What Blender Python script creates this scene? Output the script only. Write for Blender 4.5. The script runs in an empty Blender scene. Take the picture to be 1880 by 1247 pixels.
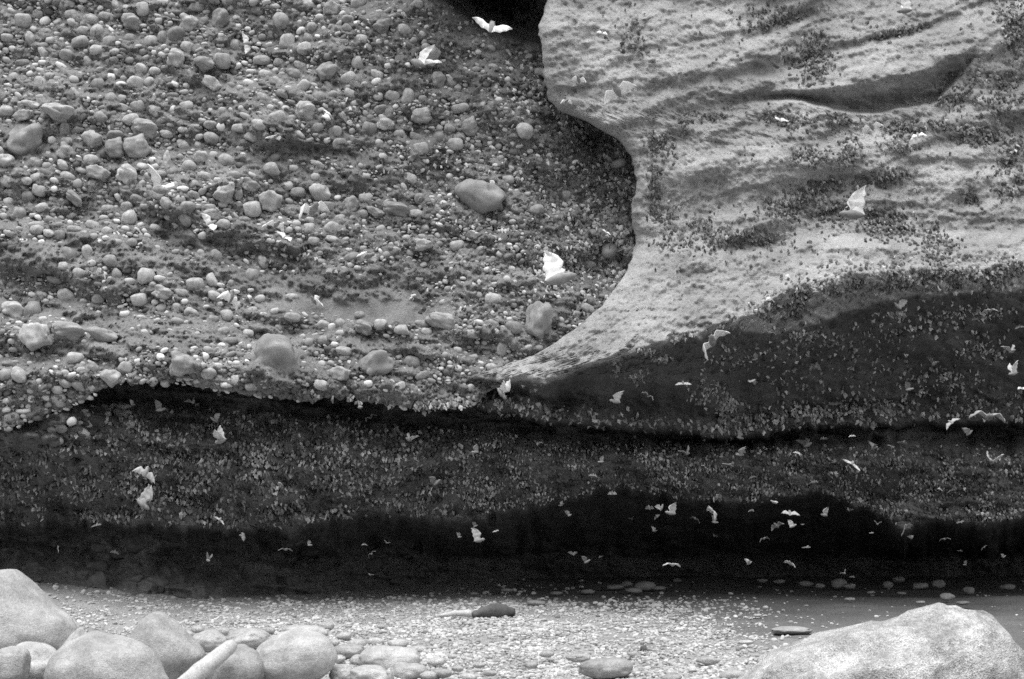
import bpy, bmesh, math, random
import numpy as np
from mathutils import Vector, Matrix, Euler

rng = np.random.default_rng(7)
random.seed(7)
scene = bpy.context.scene
col = scene.collection
R = math.radians

# ------------------------------------------------------------------ camera, sky, sun, exposure
F = 2611.0                       # focal length in photograph pixels (50 mm on 36 mm, 1880 px wide)
H = 2.16                         # eye height above the gravel
PITCH = math.atan(236 / F)
cam = bpy.data.cameras.new('camera'); camo = bpy.data.objects.new('camera', cam); col.objects.link(camo)
camo.location = (0, 0, H); camo.rotation_euler = (math.pi / 2 + PITCH, 0, 0)
cam.sensor_width = 36; cam.lens = F * 36 / 1880; cam.clip_end = 500; cam.clip_start = 0.05
cam.dof.use_dof = True; cam.dof.focus_distance = 23.0; cam.dof.aperture_fstop = 2.4
scene.camera = camo
world = bpy.data.worlds.new('World'); scene.world = world; world.use_nodes = True
SUN_EL, SUN_AZ = 76.0, -30.0      # azimuth from behind the camera, towards the left
nt = world.node_tree; nt.nodes.clear()
sky = nt.nodes.new('ShaderNodeTexSky'); sky.sky_type = 'NISHITA'; sky.sun_disc = False
sky.sun_elevation = R(SUN_EL); sky.sun_rotation = R(180 + SUN_AZ)
bw = nt.nodes.new('ShaderNodeRGBToBW'); bg = nt.nodes.new('ShaderNodeBackground'); wo = nt.nodes.new('ShaderNodeOutputWorld')
nt.links.new(sky.outputs[0], bw.inputs[0]); nt.links.new(bw.outputs[0], bg.inputs[0]); nt.links.new(bg.outputs[0], wo.inputs[0])
bg.inputs[1].default_value = 0.085
sun = bpy.data.lights.new('sun', 'SUN'); sun.energy = 1.5; sun.angle = R(58); sun.color = (1, 1, 1)
suno = bpy.data.objects.new('sun', sun); col.objects.link(suno)
d = Vector((math.sin(R(SUN_AZ)) * math.cos(R(SUN_EL)), -math.cos(R(SUN_AZ)) * math.cos(R(SUN_EL)), math.sin(R(SUN_EL))))
suno.rotation_euler = d.to_track_quat('Z', 'Y').to_euler(); suno.location = (0, -5, 20)
vs = scene.view_settings
vs.view_transform = 'Standard'; vs.look = 'None'; vs.gamma = 1; vs.exposure = 1.6
scene.render.engine = 'CYCLES'
scene.cycles.use_denoising = False
scene.cycles.max_bounces = 5

# ------------------------------------------------------------------ geometry helpers
CP, SP = math.cos(PITCH), math.sin(PITCH)
def unproj(u, v, Y):
    """photograph pixel + distance in front of the camera -> world points"""
    x = (np.asarray(u, float) - 940) / F; y = (623.5 - np.asarray(v, float)) / F
    t = Y / (CP - y * SP)
    return np.stack([x * t, np.broadcast_to(Y, np.shape(t)) * np.ones_like(t), H + t * (SP + y * CP)], -1)
def at(u, v, Y): return Vector(unproj(np.array(u), np.array(v), np.array(float(Y))).tolist())
def ground_Y(v): return 5640.0 / (v - 859.5)

def _hash(ix, iy, s):
    h = (ix.astype(np.int64) * 374761393 + iy.astype(np.int64) * 668265263 + s * 1442695041) & 0xffffffff
    h = ((h ^ (h >> 13)) * 1274126177) & 0xffffffff
    return ((h ^ (h >> 16)) & 0xffff) / 65535.0
def vnoise(x, y, s=0):
    ix = np.floor(x); iy = np.floor(y); fx = x - ix; fy = y - iy
    fx = fx * fx * fx * (fx * (fx * 6 - 15) + 10); fy = fy * fy * fy * (fy * (fy * 6 - 15) + 10)
    a = _hash(ix, iy, s); b = _hash(ix + 1, iy, s); c = _hash(ix, iy + 1, s); dd = _hash(ix + 1, iy + 1, s)
    return (a + (b - a) * fx + (c - a) * fy + (a - b - c + dd) * fx * fy) * 2 - 1
def fbm(x, y, s=0, n=4, gain=.5):
    r = 0; a = 1; f = 1
    for i in range(n):
        c, sn = math.cos(i * 1.1 + .4), math.sin(i * 1.1 + .4)
        r = r + a * vnoise((x * c - y * sn) * f + 17.3 * i, (x * sn + y * c) * f - 9.1 * i, s + i * 13); a *= gain; f *= 2.03
    return r
def ridged(x, y, s=0, n=4):
    r = 0; a = 1; f = 1
    for i in range(n):
        r = r + a * (1 - 2 * np.abs(vnoise(x * f + 5 * i, y * f + 3 * i, s + 31 * i))); a *= .5; f *= 2.1
    return r
def sm(t): t = np.clip(t, 0, 1); return t * t * (3 - 2 * t)
def pl(x, pts): p = np.array(pts, float); return np.interp(x, p[:, 0], p[:, 1])
def gauss(u, v, cu, cv, ru, rv, ang=0):
    a = R(ang); du = u - cu; dv = v - cv
    p = (du * math.cos(a) + dv * math.sin(a)) / ru; q = (-du * math.sin(a) + dv * math.cos(a)) / rv
    return np.exp(-(p * p + q * q))
def ledge(u, v, pts, up, down):
    """1 on the line, falling off gently above it (up) and quickly below it (down)"""
    c = pl(u, pts); t = v - c
    fade = sm((u - pts[0][0]) / 60) * sm((pts[-1][0] - u) / 60)
    return np.where(t < 0, np.exp(-(t / up) ** 2), np.exp(-(t / down) ** 2)) * fade
def profile(u, v, nodes):
    """column profile: nodes = [(v curve, Y curve)], linear between with eased ends"""
    vk = [pl(u, n[0]) if isinstance(n[0], list) else np.full_like(u, n[0]) for n in nodes]
    yk = [pl(u, n[1]) if isinstance(n[1], list) else np.full_like(u, n[1]) for n in nodes]
    Y = yk[0].copy()
    for i in range(len(nodes) - 1):
        t = np.clip((v - vk[i]) / np.maximum(vk[i + 1] - vk[i], 1e-3), 0, 1)
        Y += (yk[i + 1] - yk[i]) * t
    return Y

# ------------------------------------------------------------------ mesh helpers
def mesh_np(name, verts, faces, smooth=True):
    """verts (n,3); faces (m,3) or (m,4)"""
    me = bpy.data.meshes.new(name)
    n, m, k = len(verts), len(faces), faces.shape[1]
    me.vertices.add(n); me.vertices.foreach_set('co', np.ascontiguousarray(verts, np.float32).ravel())
    me.loops.add(m * k); me.loops.foreach_set('vertex_index', np.ascontiguousarray(faces, np.int32).ravel())
    me.polygons.add(m); me.polygons.foreach_set('loop_start', np.arange(m, dtype=np.int32) * k)
    me.polygons.foreach_set('loop_total', np.full(m, k, np.int32))
    me.polygons.foreach_set('use_smooth', np.full(m, smooth, bool))
    me.update(calc_edges=True); me.validate()
    return me
def link(name, me, mats=None, parent=None, **props):
    o = bpy.data.objects.new(name, me); col.objects.link(o)
    if parent: o.parent = parent
    if mats is not None:
        for m in (mats if isinstance(mats, (list, tuple)) else [mats]):
            if m.name not in [x.name for x in me.materials if x]: me.materials.append(m)
    for k, w in props.items(): o[k] = w
    return o
def grid_faces(nr, nc, flip=False):
    i = np.arange(nr * nc).reshape(nr, nc)
    f = np.stack([i[:-1, :-1], i[1:, :-1], i[1:, 1:], i[:-1, 1:]], -1).reshape(-1, 4)
    return f[:, ::-1] if flip else f
def ico(sub):
    bm = bmesh.new(); bmesh.ops.create_icosphere(bm, subdivisions=sub, radius=1)
    v = np.array([p.co[:] for p in bm.verts]); f = np.array([[q.index for q in p.verts] for p in bm.faces]); bm.free()
    return v, f
def noise3(p, s=0):
    i0 = np.floor(p); f = p - i0; f = f * f * f * (f * (f * 6 - 15) + 10); r = 0
    for k in range(8):
        c = np.array([k & 1, (k >> 1) & 1, k >> 2]); q = i0 + c
        w = np.prod(np.where(c, f, 1 - f), 1); r = r + w * _hash(q[:, 0] + 57 * q[:, 2], q[:, 1] - 113 * q[:, 2], s)
    return r * 2 - 1
def set_attr(me, name, vals):
    a = me.attributes.new(name, 'FLOAT', 'POINT'); a.data.foreach_set('value', np.ascontiguousarray(vals, np.float32))

# ------------------------------------------------------------------ materials
def mat(name, lo, hi, scale=3.0, fine=60.0, bump=.25, bdist=.02, rough=.9, speck=.25, attr=False, band=0, pits=0, spec=.25, grit=75, objvar=0):
    m = bpy.data.materials.new(name); m.use_nodes = True; t = m.node_tree; N = t.nodes; L = t.links
    b = N['Principled BSDF']; b.inputs['Roughness'].default_value = rough; b.inputs['Specular IOR Level'].default_value = spec
    tc = N.new('ShaderNodeTexCoord')
    def noise(sc, det=4, r=.6):
        n = N.new('ShaderNodeTexNoise'); n.inputs['Scale'].default_value = sc; n.inputs['Detail'].default_value = det; n.inputs['Roughness'].default_value = r
        L.new(tc.outputs['Object'], n.inputs['Vector']); return n
    def math_(op, a, c, clamp=False):
        n = N.new('ShaderNodeMath'); n.operation = op; n.use_clamp = clamp
        for i, q in enumerate((a, c)):
            if isinstance(q, (int, float)): n.inputs[i].default_value = q
            else: L.new(q, n.inputs[i])
        return n.outputs[0]
    n1 = noise(scale); n2 = noise(fine, 3, .7); n3 = noise(grit, 2, .6)
    mr = N.new('ShaderNodeMapRange'); mr.inputs[1].default_value = .3; mr.inputs[2].default_value = .7; mr.inputs[3].default_value = lo; mr.inputs[4].default_value = hi
    L.new(n1.outputs[0], mr.inputs[0]); val = mr.outputs[0]
    fac = math_('ADD', math_('MULTIPLY', math_('SUBTRACT', n2.outputs[0], .5), speck * 3.0), 1.0)
    val = math_('MULTIPLY', val, fac)
    val = math_('MULTIPLY', val, math_('ADD', math_('MULTIPLY', math_('SUBTRACT', n3.outputs[0], .5), speck * 4.0), 1.0))
    if band:
        w = N.new('ShaderNodeTexWave'); w.bands_direction = 'Z'; w.inputs['Scale'].default_value = 1.1; w.inputs['Distortion'].default_value = 7; w.inputs['Detail'].default_value = 4
        w.inputs['Detail Scale'].default_value = .6
        L.new(tc.outputs['Object'], w.inputs['Vector'])
        val = math_('MULTIPLY', val, math_('ADD', math_('MULTIPLY', math_('SUBTRACT', w.outputs['Fac'], .5), band), 1.0))
    if pits:
        vo = N.new('ShaderNodeTexVoronoi'); vo.inputs['Scale'].default_value = 13; vo.inputs['Randomness'].default_value = 1
        L.new(tc.outputs['Object'], vo.inputs['Vector'])
        p = N.new('ShaderNodeMapRange'); p.inputs[1].default_value = .10; p.inputs[2].default_value = .22; p.inputs[3].default_value = 1 - pits; p.inputs[4].default_value = 1
        L.new(vo.outputs['Distance'], p.inputs[0]); val = math_('MULTIPLY', val, p.outputs[0])
    if attr:
        at_ = N.new('ShaderNodeAttribute'); at_.attribute_name = 'tone'; val = math_('MULTIPLY', val, at_.outputs['Fac'])
    if objvar:
        oi = N.new('ShaderNodeObjectInfo')
        val = math_('MULTIPLY', val, math_('ADD', math_('MULTIPLY', math_('SUBTRACT', oi.outputs['Random'], .5), objvar), 1.0))
    c = N.new('ShaderNodeCombineColor')
    for i in range(3): L.new(val, c.inputs[i])
    L.new(c.outputs[0], b.inputs['Base Color'])
    if bump:
        h = math_('ADD', math_('MULTIPLY', n2.outputs[0], 1.0), math_('MULTIPLY', n3.outputs[0], .8))
        bp = N.new('ShaderNodeBump'); bp.inputs['Strength'].default_value = bump; bp.inputs['Distance'].default_value = bdist
        L.new(h, bp.inputs['Height']); L.new(bp.outputs[0], b.inputs['Normal'])
    return m
M = {}
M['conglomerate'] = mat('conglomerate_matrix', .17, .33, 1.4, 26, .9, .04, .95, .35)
M['stone'] = mat('river_stone', .28, .50, 1.6, 22, .5, .02, .8, .28, objvar=.6)
M['pebbles'] = mat('pebble', .34, .50, 2.0, 40, .3, .01, .85, .2, attr=True)
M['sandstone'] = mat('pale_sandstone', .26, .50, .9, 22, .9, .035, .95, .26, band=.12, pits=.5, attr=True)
M['dark_rock'] = mat('dark_conglomerate', .11, .20, 1.3, 24, .9, .04, .8, .35)  # darker mix than the upper cliff face, over the whole lower rock
M['gravel_bed'] = mat('sand_and_grit', .25, .40, .9, 30, .8, .03, .95, .4, attr=True)
M['gravel'] = mat('pale_gravel', .36, .56, 1.0, 40, .3, .01, .85, .2, attr=True)
M['boulder'] = mat('pale_boulder', .26, .52, 2.8, 26, .65, .02, .85, .28, objvar=.4, grit=100)
M['granite'] = mat('speckled_boulder', .28, .72, 2.6, 16, .9, .05, .9, .5)
M['wood'] = mat('bleached_driftwood', .42, .58, 6, 50, .5, .01, .85, .3)
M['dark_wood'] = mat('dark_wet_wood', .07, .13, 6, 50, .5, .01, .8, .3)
M['dark_stone'] = mat('shade_darkened_stone', .07, .12, 2.5, 22, .35, .015, .75, .22, objvar=.4)  # shade of the hollow put into the colour: dark copy of the stone material
M['cave_stone'] = mat('grey_cave_stone', .20, .30, 2.5, 22, .35, .015, .85, .22, objvar=.4)
M['sky_block'] = mat('sky_block_dark_bank', .03, .07, .6, 4, .8, .3, .95, .4)  # for the added wall out of view that shuts out low sky light
M['bounce_cut'] = mat('bounce_cut_dark_water', .02, .03, .6, 3, .15, .02, .12, .1, spec=.5)  # for the added sheet below the frame, dark to cut bounced light
M['bat_roost'] = mat('bat_fur', .85, 1.1, 6, 90, .4, .01, .7, .2, attr=True, spec=.4)
M['bat_roost_single'] = mat('bat_fur_grey', .10, .20, 6, 60, .4, .01, .7, .25, spec=.4, objvar=1.0)
M['bat_body'] = mat('pale_bat_fur', .20, .32, 9, 80, .3, .01, .8, .2, objvar=.3)
def wing_mat():
    m = bpy.data.materials.new('pale_bat_wing'); m.use_nodes = True; t = m.node_tree; N = t.nodes; L = t.links
    b = N['Principled BSDF']; b.inputs['Roughness'].default_value = .6
    n = N.new('ShaderNodeTexNoise'); n.inputs['Scale'].default_value = 14; tc = N.new('ShaderNodeTexCoord'); L.new(tc.outputs['Object'], n.inputs['Vector'])
    mr = N.new('ShaderNodeMapRange'); mr.inputs[3].default_value = .48; mr.inputs[4].default_value = .62; L.new(n.outputs[0], mr.inputs[0])
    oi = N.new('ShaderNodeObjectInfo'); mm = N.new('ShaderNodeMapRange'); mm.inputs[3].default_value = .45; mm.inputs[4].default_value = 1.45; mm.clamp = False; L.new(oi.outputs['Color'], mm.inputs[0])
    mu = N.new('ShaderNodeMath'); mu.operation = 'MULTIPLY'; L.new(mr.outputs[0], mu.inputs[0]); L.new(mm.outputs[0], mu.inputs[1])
    c = N.new('ShaderNodeCombineColor')
    for i in range(3): L.new(mu.outputs[0], c.inputs[i])
    L.new(c.outputs[0], b.inputs['Base Color'])
    tr = N.new('ShaderNodeBsdfTranslucent'); L.new(c.outputs[0], tr.inputs[0])
    mx = N.new('ShaderNodeMixShader'); mx.inputs[0].default_value = .35
    L.new(b.outputs[0], mx.inputs[1]); L.new(tr.outputs[0], mx.inputs[2]); L.new(mx.outputs[0], N['Material Output'].inputs[0])
    return m
M['bat_wing'] = wing_mat()

# ------------------------------------------------------------------ the three rock surfaces as distance functions
SHIFT = 0.8
LIP_A = [(-260, 815), (-60, 800), (30, 785), (95, 762), (150, 738), (205, 708), (300, 702), (400, 716), (540, 737), (640, 731), (760, 752), (860, 748), (900, 722), (1000, 700), (1300, 650)]
def lip_a(u): return pl(u, LIP_A) + 5 * fbm(u / 40, u * 0, 3, 3) + 5 * fbm(u / 11, u * 0 + 3, 5, 3)
RIDGE = [(-200, 720), (0, 795), (60, 850), (130, 885), (230, 935), (300, 985), (420, 960), (560, 985), (600, 1040)]
SH1 = [(-300, 455), (0, 476), (200, 522), (420, 566), (600, 588), (870, 604)]
SH3 = [(280, 236), (450, 262), (560, 262), (640, 246)]
SH4 = [(-100, 300), (60, 345), (200, 350), (330, 385), (460, 430), (560, 445)]
SH5 = [(-300, 600), (0, 606), (150, 648), (330, 660), (520, 690)]
SH6 = [(430, 700), (560, 640), (700, 640), (880, 660)]
def depth_a(u, v, fine=True):
    Y = profile(u, v, [(-260, 27.0), (0, [(-260, 26.0), (500, 25.7), (900, 25.6)]), (300, 24.6), (560, 23.55),
        ([(-260, 690), (180, 690), (300, 690), (860, 730), (1200, 700)], [(-260, 22.75), (0, 22.6), (400, 22.35), (860, 22.6), (1200, 23.4)]),
        ([(-260, 830), (100, 800), (180, 780), (860, 820)], [(-260, 23.0), (100, 22.85), (220, 22.6), (860, 22.6)])])
    x, y = u / 109, v / 109
    Y += .22 * fbm(x * .55 + y * .2, y * 1.1, 5, 3) + .10 * fbm(x * 1.5, y * 3 - x * .8, 9, 3)
    Y -= .20 * ledge(u, v, SH1, 60, 18) + .15 * ledge(u, v, SH3, 70, 14) + .12 * ledge(u, v, SH4, 60, 16) + .2 * ledge(u, v, SH5, 40, 10) + .16 * ledge(u, v, SH6, 40, 10)
    Y += .30 * gauss(u, v, 545, 480, 75, 34) + .12 * gauss(u, v, 450, 295, 120, 26) + .16 * gauss(u, v, 60, 372, 80, 32) + .14 * gauss(u, v, 30, 160, 60, 90)
    Y += .22 * gauss(u, v, 60, 650, 170, 20) + .2 * gauss(u, v, 300, 690, 60, 12) - .25 * gauss(u, v, 30, 800, 200, 25, -12) + .3 * gauss(u, v, 60, 845, 160, 16, -14)
    Y -= .22 * gauss(u, v, 560, 690, 230, 30)
    rd = pl(v, RIDGE)                                         # where the face turns into the cleft
    k = sm((u - rd) / 150) * sm((600 - v) / 120)
    Y += .42 * k + .06 * sm((u - 1010) / 110) * sm((600 - v) / 140) - .25 * np.exp(-((u - rd) / 40) ** 2) * sm((330 - v) / 150)
    Y += 3.5 * sm((u - rd - 15) / 60) * sm((75 - v + .15 * (u - 900)) / 60)
    Y += .6 * gauss(u, v, 1105, 268, 48, 45) + .18 * fbm(x * 2.5, y * 2.5, 45, 3) * k
    Y -= 5.5 * sm((-18 - v) / 45) * sm((u - rd + 10) / 40)
    if fine:
        q = sm((v - 545) / 12) * sm((598 - v) / 12) * sm((u - 460) / 60) * sm((870 - u) / 60)
        am = 1 - .75 * q
        Y += am * (.060 * fbm(x * 5, y * 8 - x * 1.5, 21, 3) - .045 * ridged(x * 9, y * 13, 33, 3) + .030 * fbm(x * 26, y * 26, 41, 2))
    return Y - SHIFT

LEFT_B = [(-260, 1030), (0, 1004), (50, 990), (100, 993), (150, 1000), (185, 1006), (203, 1022), (222, 1075), (255, 1135), (290, 1160), (330, 1167), (390, 1158), (450, 1168), (500, 1148),
          (560, 1108), (610, 1048), (650, 985), (690, 872), (715, 866), (760, 880), (800, 900), (900, 960)]
E1 = [(960, 186), (1150, 196), (1300, 186), (1360, 171), (1420, 167), (1500, 165), (1590, 150), (1700, 126), (1770, 96), (1830, 52), (1900, 10), (2200, -120)]
E2 = [(960, 190), (1150, 202), (1300, 192), (1360, 183), (1420, 180), (1470, 179), (1530, 196), (1600, 201), (1720, 182), (1765, 130), (1830, 60), (1900, 16), (2200, -114)]
LIP1 = [(850, 692), (900, 702), (1000, 690), (1100, 662), (1200, 630), (1270, 606), (1330, 592), (1380, 578), (1430, 536), (1480, 514), (1560, 502), (1740, 493), (1880, 482), (2200, 470)]
LIPM = [(850, 700), (1000, 700), (1200, 640), (1330, 602), (1400, 606), (1470, 606), (1560, 572), (1650, 548), (1880, 528), (2200, 510)]
LIP2 = [(850, 738), (900, 748), (1000, 764), (1100, 778), (1330, 797), (1400, 789), (1500, 779), (1700, 777), (1880, 772), (2200, 765)]
def off(c, dd): return [(a, b + dd) for a, b in c]
CRACKS = [([(1280, 62), (1400, 48), (1460, 22), (1500, -10), (1560, -40)], .16, 36, 4), ([(1500, 92), (1600, 66), (1660, 60), (1730, 28), (1800, 0), (1900, -60)], .16, 30, 4), ([(1150, 200), (1215, 152), (1300, 118), (1380, 100), (1490, 104)], .13, 26, 4),
  ([(1330, 152), (1400, 146), (1480, 150)], .12, 16, 3), ([(1520, 158), (1600, 142), (1720, 108)], .05, 12, 3), ([(1020, 178), (1075, 150), (1110, 182)], .12, 18, 5), ([(1600, 385), (1740, 395), (1900, 402), (2100, 398)], .14, 40, 6),
  ([(1180, 330), (1300, 322), (1420, 340), (1560, 318), (1700, 330)], .10, 34, 6), ([(1220, 245), (1350, 232), (1440, 250), (1560, 245)], .08, 20, 5), ([(1190, 415), (1300, 402), (1420, 412), (1520, 402)], .09, 26, 6), ([(1440, 460), (1600, 452), (1720, 470)], .10, 24, 5),
  ([(1750, 215), (1850, 205), (1980, 180)], .14, 30, 5), ([(1780, 130), (1860, 70), (1960, 40)], .16, 30, 5), ([(1640, 292), (1760, 285), (1900, 296)], .08, 26, 5), ([(1000, 60), (1060, 40), (1130, 30)], .05, 20, 5)]
def depth_b(u, v, fine=True):
    wob = (5 * fbm(u / 45, v / 200, 61, 3) + 4 * fbm(u / 14, v / 70, 65, 2) * (v > 700)) * (v > 440)
    v2 = v + wob + 2 * fbm(u / 20, v / 90, 63, 2)
    Y = profile(u, v2, [(-260, 24.9), (0, 24.15), (E1, [(960, 23.72), (1280, 23.66), (1350, 23.6), (1500, 23.5), (1700, 23.5), (1800, 23.6), (2200, 24)]),
        (E2, [(960, 23.74), (1300, 23.66), (1420, 23.85), (1500, 24.0), (1600, 24.25), (1720, 24.15), (1765, 23.78), (1800, 23.61), (2200, 24)]),
        (off(E2, 9), [(960, 23.76), (1300, 23.66), (1420, 23.55), (1600, 23.48), (1765, 23.55), (1800, 23.6), (2200, 23.98)]),
        ([(960, 320), (2200, 300)], [(960, 23.5), (1400, 23.35), (2200, 23.4)]),
        ([(850, 440), (1400, 445), (1600, 430), (2200, 400)], [(850, 23.5), (1200, 23.2), (1400, 23.1), (2200, 23.0)]),
        (LIP1, [(850, 22.45), (1000, 22.25), (1200, 21.95), (1400, 22.05), (1600, 22.2), (1880, 22.35), (2200, 22.4)]),
        (LIPM, [(850, 22.6), (1200, 22.05), (1330, 22.1), (1450, 22.35), (1600, 22.5), (2200, 22.75)]),
        (off(LIP2, -34), [(850, 22.9), (950, 23.1), (1100, 23.5), (1300, 24.1), (1600, 24.6), (2200, 25.0)]),
        (LIP2, [(850, 22.75), (950, 22.8), (1100, 23.1), (1300, 23.7), (1600, 24.1), (2200, 24.5)]),
        (off(LIP2, 26), [(850, 25.0), (1300, 26.2), (2200, 27)]), (960, 27.5)])
    x, y = u / 109, v / 109
    up = sm((LIPV(u) - v) / 30)
    Y += .16 * fbm(x * .5, y * .8, 71, 3)
    Y += up * (.085 * fbm(x * .8 - y * .3, y * 1.7 + x * .4, 75, 3) + .035 * ridged(x * .6 - y * .2, y * 1.7 + x * .35, 77, 3) * sm((u - 1180) / 200))
    # joints and hollows of the upper block
    Y += .16 * gauss(u, v, 1400, 128, 75, 17, -8) + .14 * gauss(u, v, 1385, 172, 40, 7, -12) + .12 * gauss(u, v, 1210, 160, 60, 16, -35) - .10 * gauss(u, v, 1290, 130, 120, 12, -8)
    Y += .18 * gauss(u, v, 1490, 110, 50, 45) + .16 * gauss(u, v, 1430, 50, 60, 14, -25) + .16 * gauss(u, v, 1640, 66, 80, 9, -14) + .2 * gauss(u, v, 1850, 160, 40, 120) + .1 * gauss(u, v, 1550, 250, 90, 22)
    Y += .14 * gauss(u, v, 1520, 395, 150, 26, 4) + .16 * gauss(u, v, 1640, 425, 100, 26, 10) - .12 * gauss(u, v, 1560, 452, 160, 14, 4) - .16 * gauss(u, v, 1420, 280, 170, 50) - .12 * gauss(u, v, 1800, 330, 150, 40) + .1 * gauss(u, v, 1210, 340, 26, 90)
    Y += .13 * gauss(u, v, 1075, 155, 34, 22) - .1 * gauss(u, v, 1040, 110, 40, 60)
    ph = y * 1.35 + x * .16 + .55 * fbm(x * .45, y * .6, 111, 3)     # bedding: each bed swells downwards, then steps back
    fr = ph - np.floor(ph); bedn = .6 + .8 * vnoise(np.floor(ph) * 7.3 + x * .35, x * .5, 115)
    Y -= up * .075 * np.clip(bedn, 0, 1.3) * (fr ** 1.5 - .4) * sm((1 - fr) / .07) * sm((u - 1010) / 120) * (1 - .75 * gauss(u, v, 1200, 540, 180, 110))
    pb = y * 4.1 + x * .5 + .9 * fbm(x * .8, y * .8, 117, 3); fb = pb - np.floor(pb)
    Y -= up * .020 * np.clip(fbm(x * .5 + 9, y * .9, 119, 2) + .3, 0, 1) * fb * sm((1 - fb) / .12)
    for (pts, hh, up_, dn_) in CRACKS: Y -= .5 * hh * ledge(u, v + 2.5 * fbm(u / 14, v / 30, 89, 2), pts, up_, dn_)
    lb = pl(v, LEFT_B)                                        # rounded left edge
    e = np.clip((u - lb) / 46, 0, 1); Y += .42 * (1 - np.sqrt(np.clip(1 - (1 - e) ** 2, 0, 1))) * sm((520 - v) / 60) + .10 * (1 - e) ** 2 * sm((v - 460) / 60)
    low = sm((v - 690) / 30) * sm((1120 - u) / 80)            # knobbly foot of the slab
    Y += low * (.28 * fbm(x * 2.6, y * 3.2, 81, 3)) + .30 * gauss(u, v, 915, 722, 36, 13, 15) - .2 * gauss(u, v, 1000, 715, 24, 26)
    dn = 1 - up
    Y += dn * (.10 * fbm(x * .7 + y * .9, y * 1.7 - x * .5, 85, 3) + .03 * ridged(x * 1.6 + y * 2.0, y * 5 - x * 2.2, 87, 3))
    if fine:
        Y += (.026 + .02 * dn) * fbm(x * 5 - y * 2, y * 7 + x * 3, 91, 3) + .022 * fbm(x * 20, y * 22, 93, 2) - .022 * ridged(x * 6, y * 8, 95, 4) - .034 * dn * ridged(x * 2.6 + y * 3.6, y * 8 - x * 4.5, 97, 3)
    return Y - SHIFT
def LIPV(u): return pl(u, LIP1)

CARP = [(-260, 950), (0, 962), (200, 958), (400, 966), (520, 972), (650, 944), (850, 952), (1000, 926), (1080, 908), (1150, 893), (1250, 914), (1350, 925), (1500, 902), (1600, 934), (1660, 968), (1720, 950), (1800, 962), (1880, 948), (2200, 950)]
def depth_c(u, v, fine=True):
    v2 = v + 5 * fbm(u / 60, v / 160, 101, 3) + 6 * fbm(u / 17, v / 60, 103, 3)
    Y = profile(u, v2, [(600, [(-260, 24.6), (900, 25.4), (2200, 27.5)]),
        ([(-260, 740), (200, 752), (900, 785), (1300, 806), (2200, 800)], [(-260, 23.2), (110, 23.05), (225, 23.75), (500, 23.75), (900, 24.3), (1300, 24.9), (2200, 25.4)]),
        ([(-260, 800), (200, 800), (900, 840), (2200, 850)], [(-260, 23.05), (110, 23.05), (230, 23.2), (500, 23.1), (900, 23.6), (1300, 24.0), (2200, 24.3)]),
        (CARP, [(-260, 24.8), (100, 24.7), (300, 23.9), (500, 23.7), (900, 24.1), (1300, 24.3), (1700, 24.4), (2200, 24.7)]),
        (off(CARP, 16), [(-260, 25.4), (300, 25.2), (600, 25.4), (900, 25.6), (1300, 26.4), (2200, 26.8)]),
        (1020, [(-260, 25.4), (220, 25.5), (450, 26.0), (700, 27.2), (1000, 28.6), (1300, 29.6), (2200, 30)]),
        (1150, [(-260, 22.9), (250, 23.1), (450, 24.2), (700, 26.6), (1000, 28.8), (1300, 30), (2200, 30.5)])])
    x, y = u / 109, v / 109
    Y += .22 * fbm(x * .7, y * 1.3, 105, 3) + .09 * fbm(x * 2.2, y * 4, 107, 3) - .15 * ridged(x * .6 + 3, y * 2.6 - x * .25, 109, 3)
    if fine: Y += .07 * fbm(x * 6, y * 9, 111, 3) - .05 * ridged(x * 10, y * 12, 113, 2)
    return Y - SHIFT

# conglomerate cliff (left), with its underside running back from the lip
us = np.arange(-260, 1290, 2.7); nrow = 360
lip = lip_a(us); tt = np.linspace(0, 1, nrow)[:, None]
U = np.broadcast_to(us, (nrow, len(us))).copy(); V = -240 + (lip[None] + 240) * tt
Ya = depth_a(U, V)
edge = sm((V - lip[None] + 7) / 7); Ya = Ya + .05 * edge ** 2
nu = 22; tb = np.linspace(0, 1, nu + 1)[1:, None]
Ub = np.broadcast_to(us, (nu, len(us))); Yb = Ya[-1][None] + 2.4 * tb + .06 * fbm(Ub / 18, tb * 22 + 0 * Ub, 131, 3)
Vb = lip[None] - 26 * tb + 0 * Ub
P = np.concatenate([unproj(U, V, Ya), unproj(Ub, Vb, Yb)], 0)
cong = link('conglomerate_cliff', mesh_np('conglomerate_cliff', P.reshape(-1, 3), grid_faces(nrow + nu, len(us))), M['conglomerate'], kind='structure')

# sandstone block (right)
vr = np.arange(-240, 880, 2.7); nb = len(vr); nc = 420; nside = 16
lbv = pl(vr, LEFT_B) + 3 * fbm(vr / 30, vr * 0 + 4, 141, 3) + 2 * fbm(vr / 9, vr * 0 + 4, 143, 2)
U = lbv[:, None] + (2190 - lbv[:, None]) * np.linspace(0, 1, nc)[None]; V = np.broadcast_to(vr[:, None], U.shape).copy()
Yb_ = depth_b(U, V)
ts = np.linspace(1, 0, nside + 1)[:-1][None]
Us = lbv[:, None] + 34 * ts * sm((640 - vr[:, None]) / 120) + 6 * fbm(vr[:, None] / 25 + 0 * ts, ts * 6, 147, 3) * ts
Ys = Yb_[:, :1] + 2.6 * ts; Vs = np.broadcast_to(vr[:, None], Us.shape)
P = np.concatenate([unproj(Us, Vs, Ys), unproj(U, V, Yb_)], 1)
sme = mesh_np('sandstone_cliff', P.reshape(-1, 3), grid_faces(nb, nc + nside))
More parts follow.
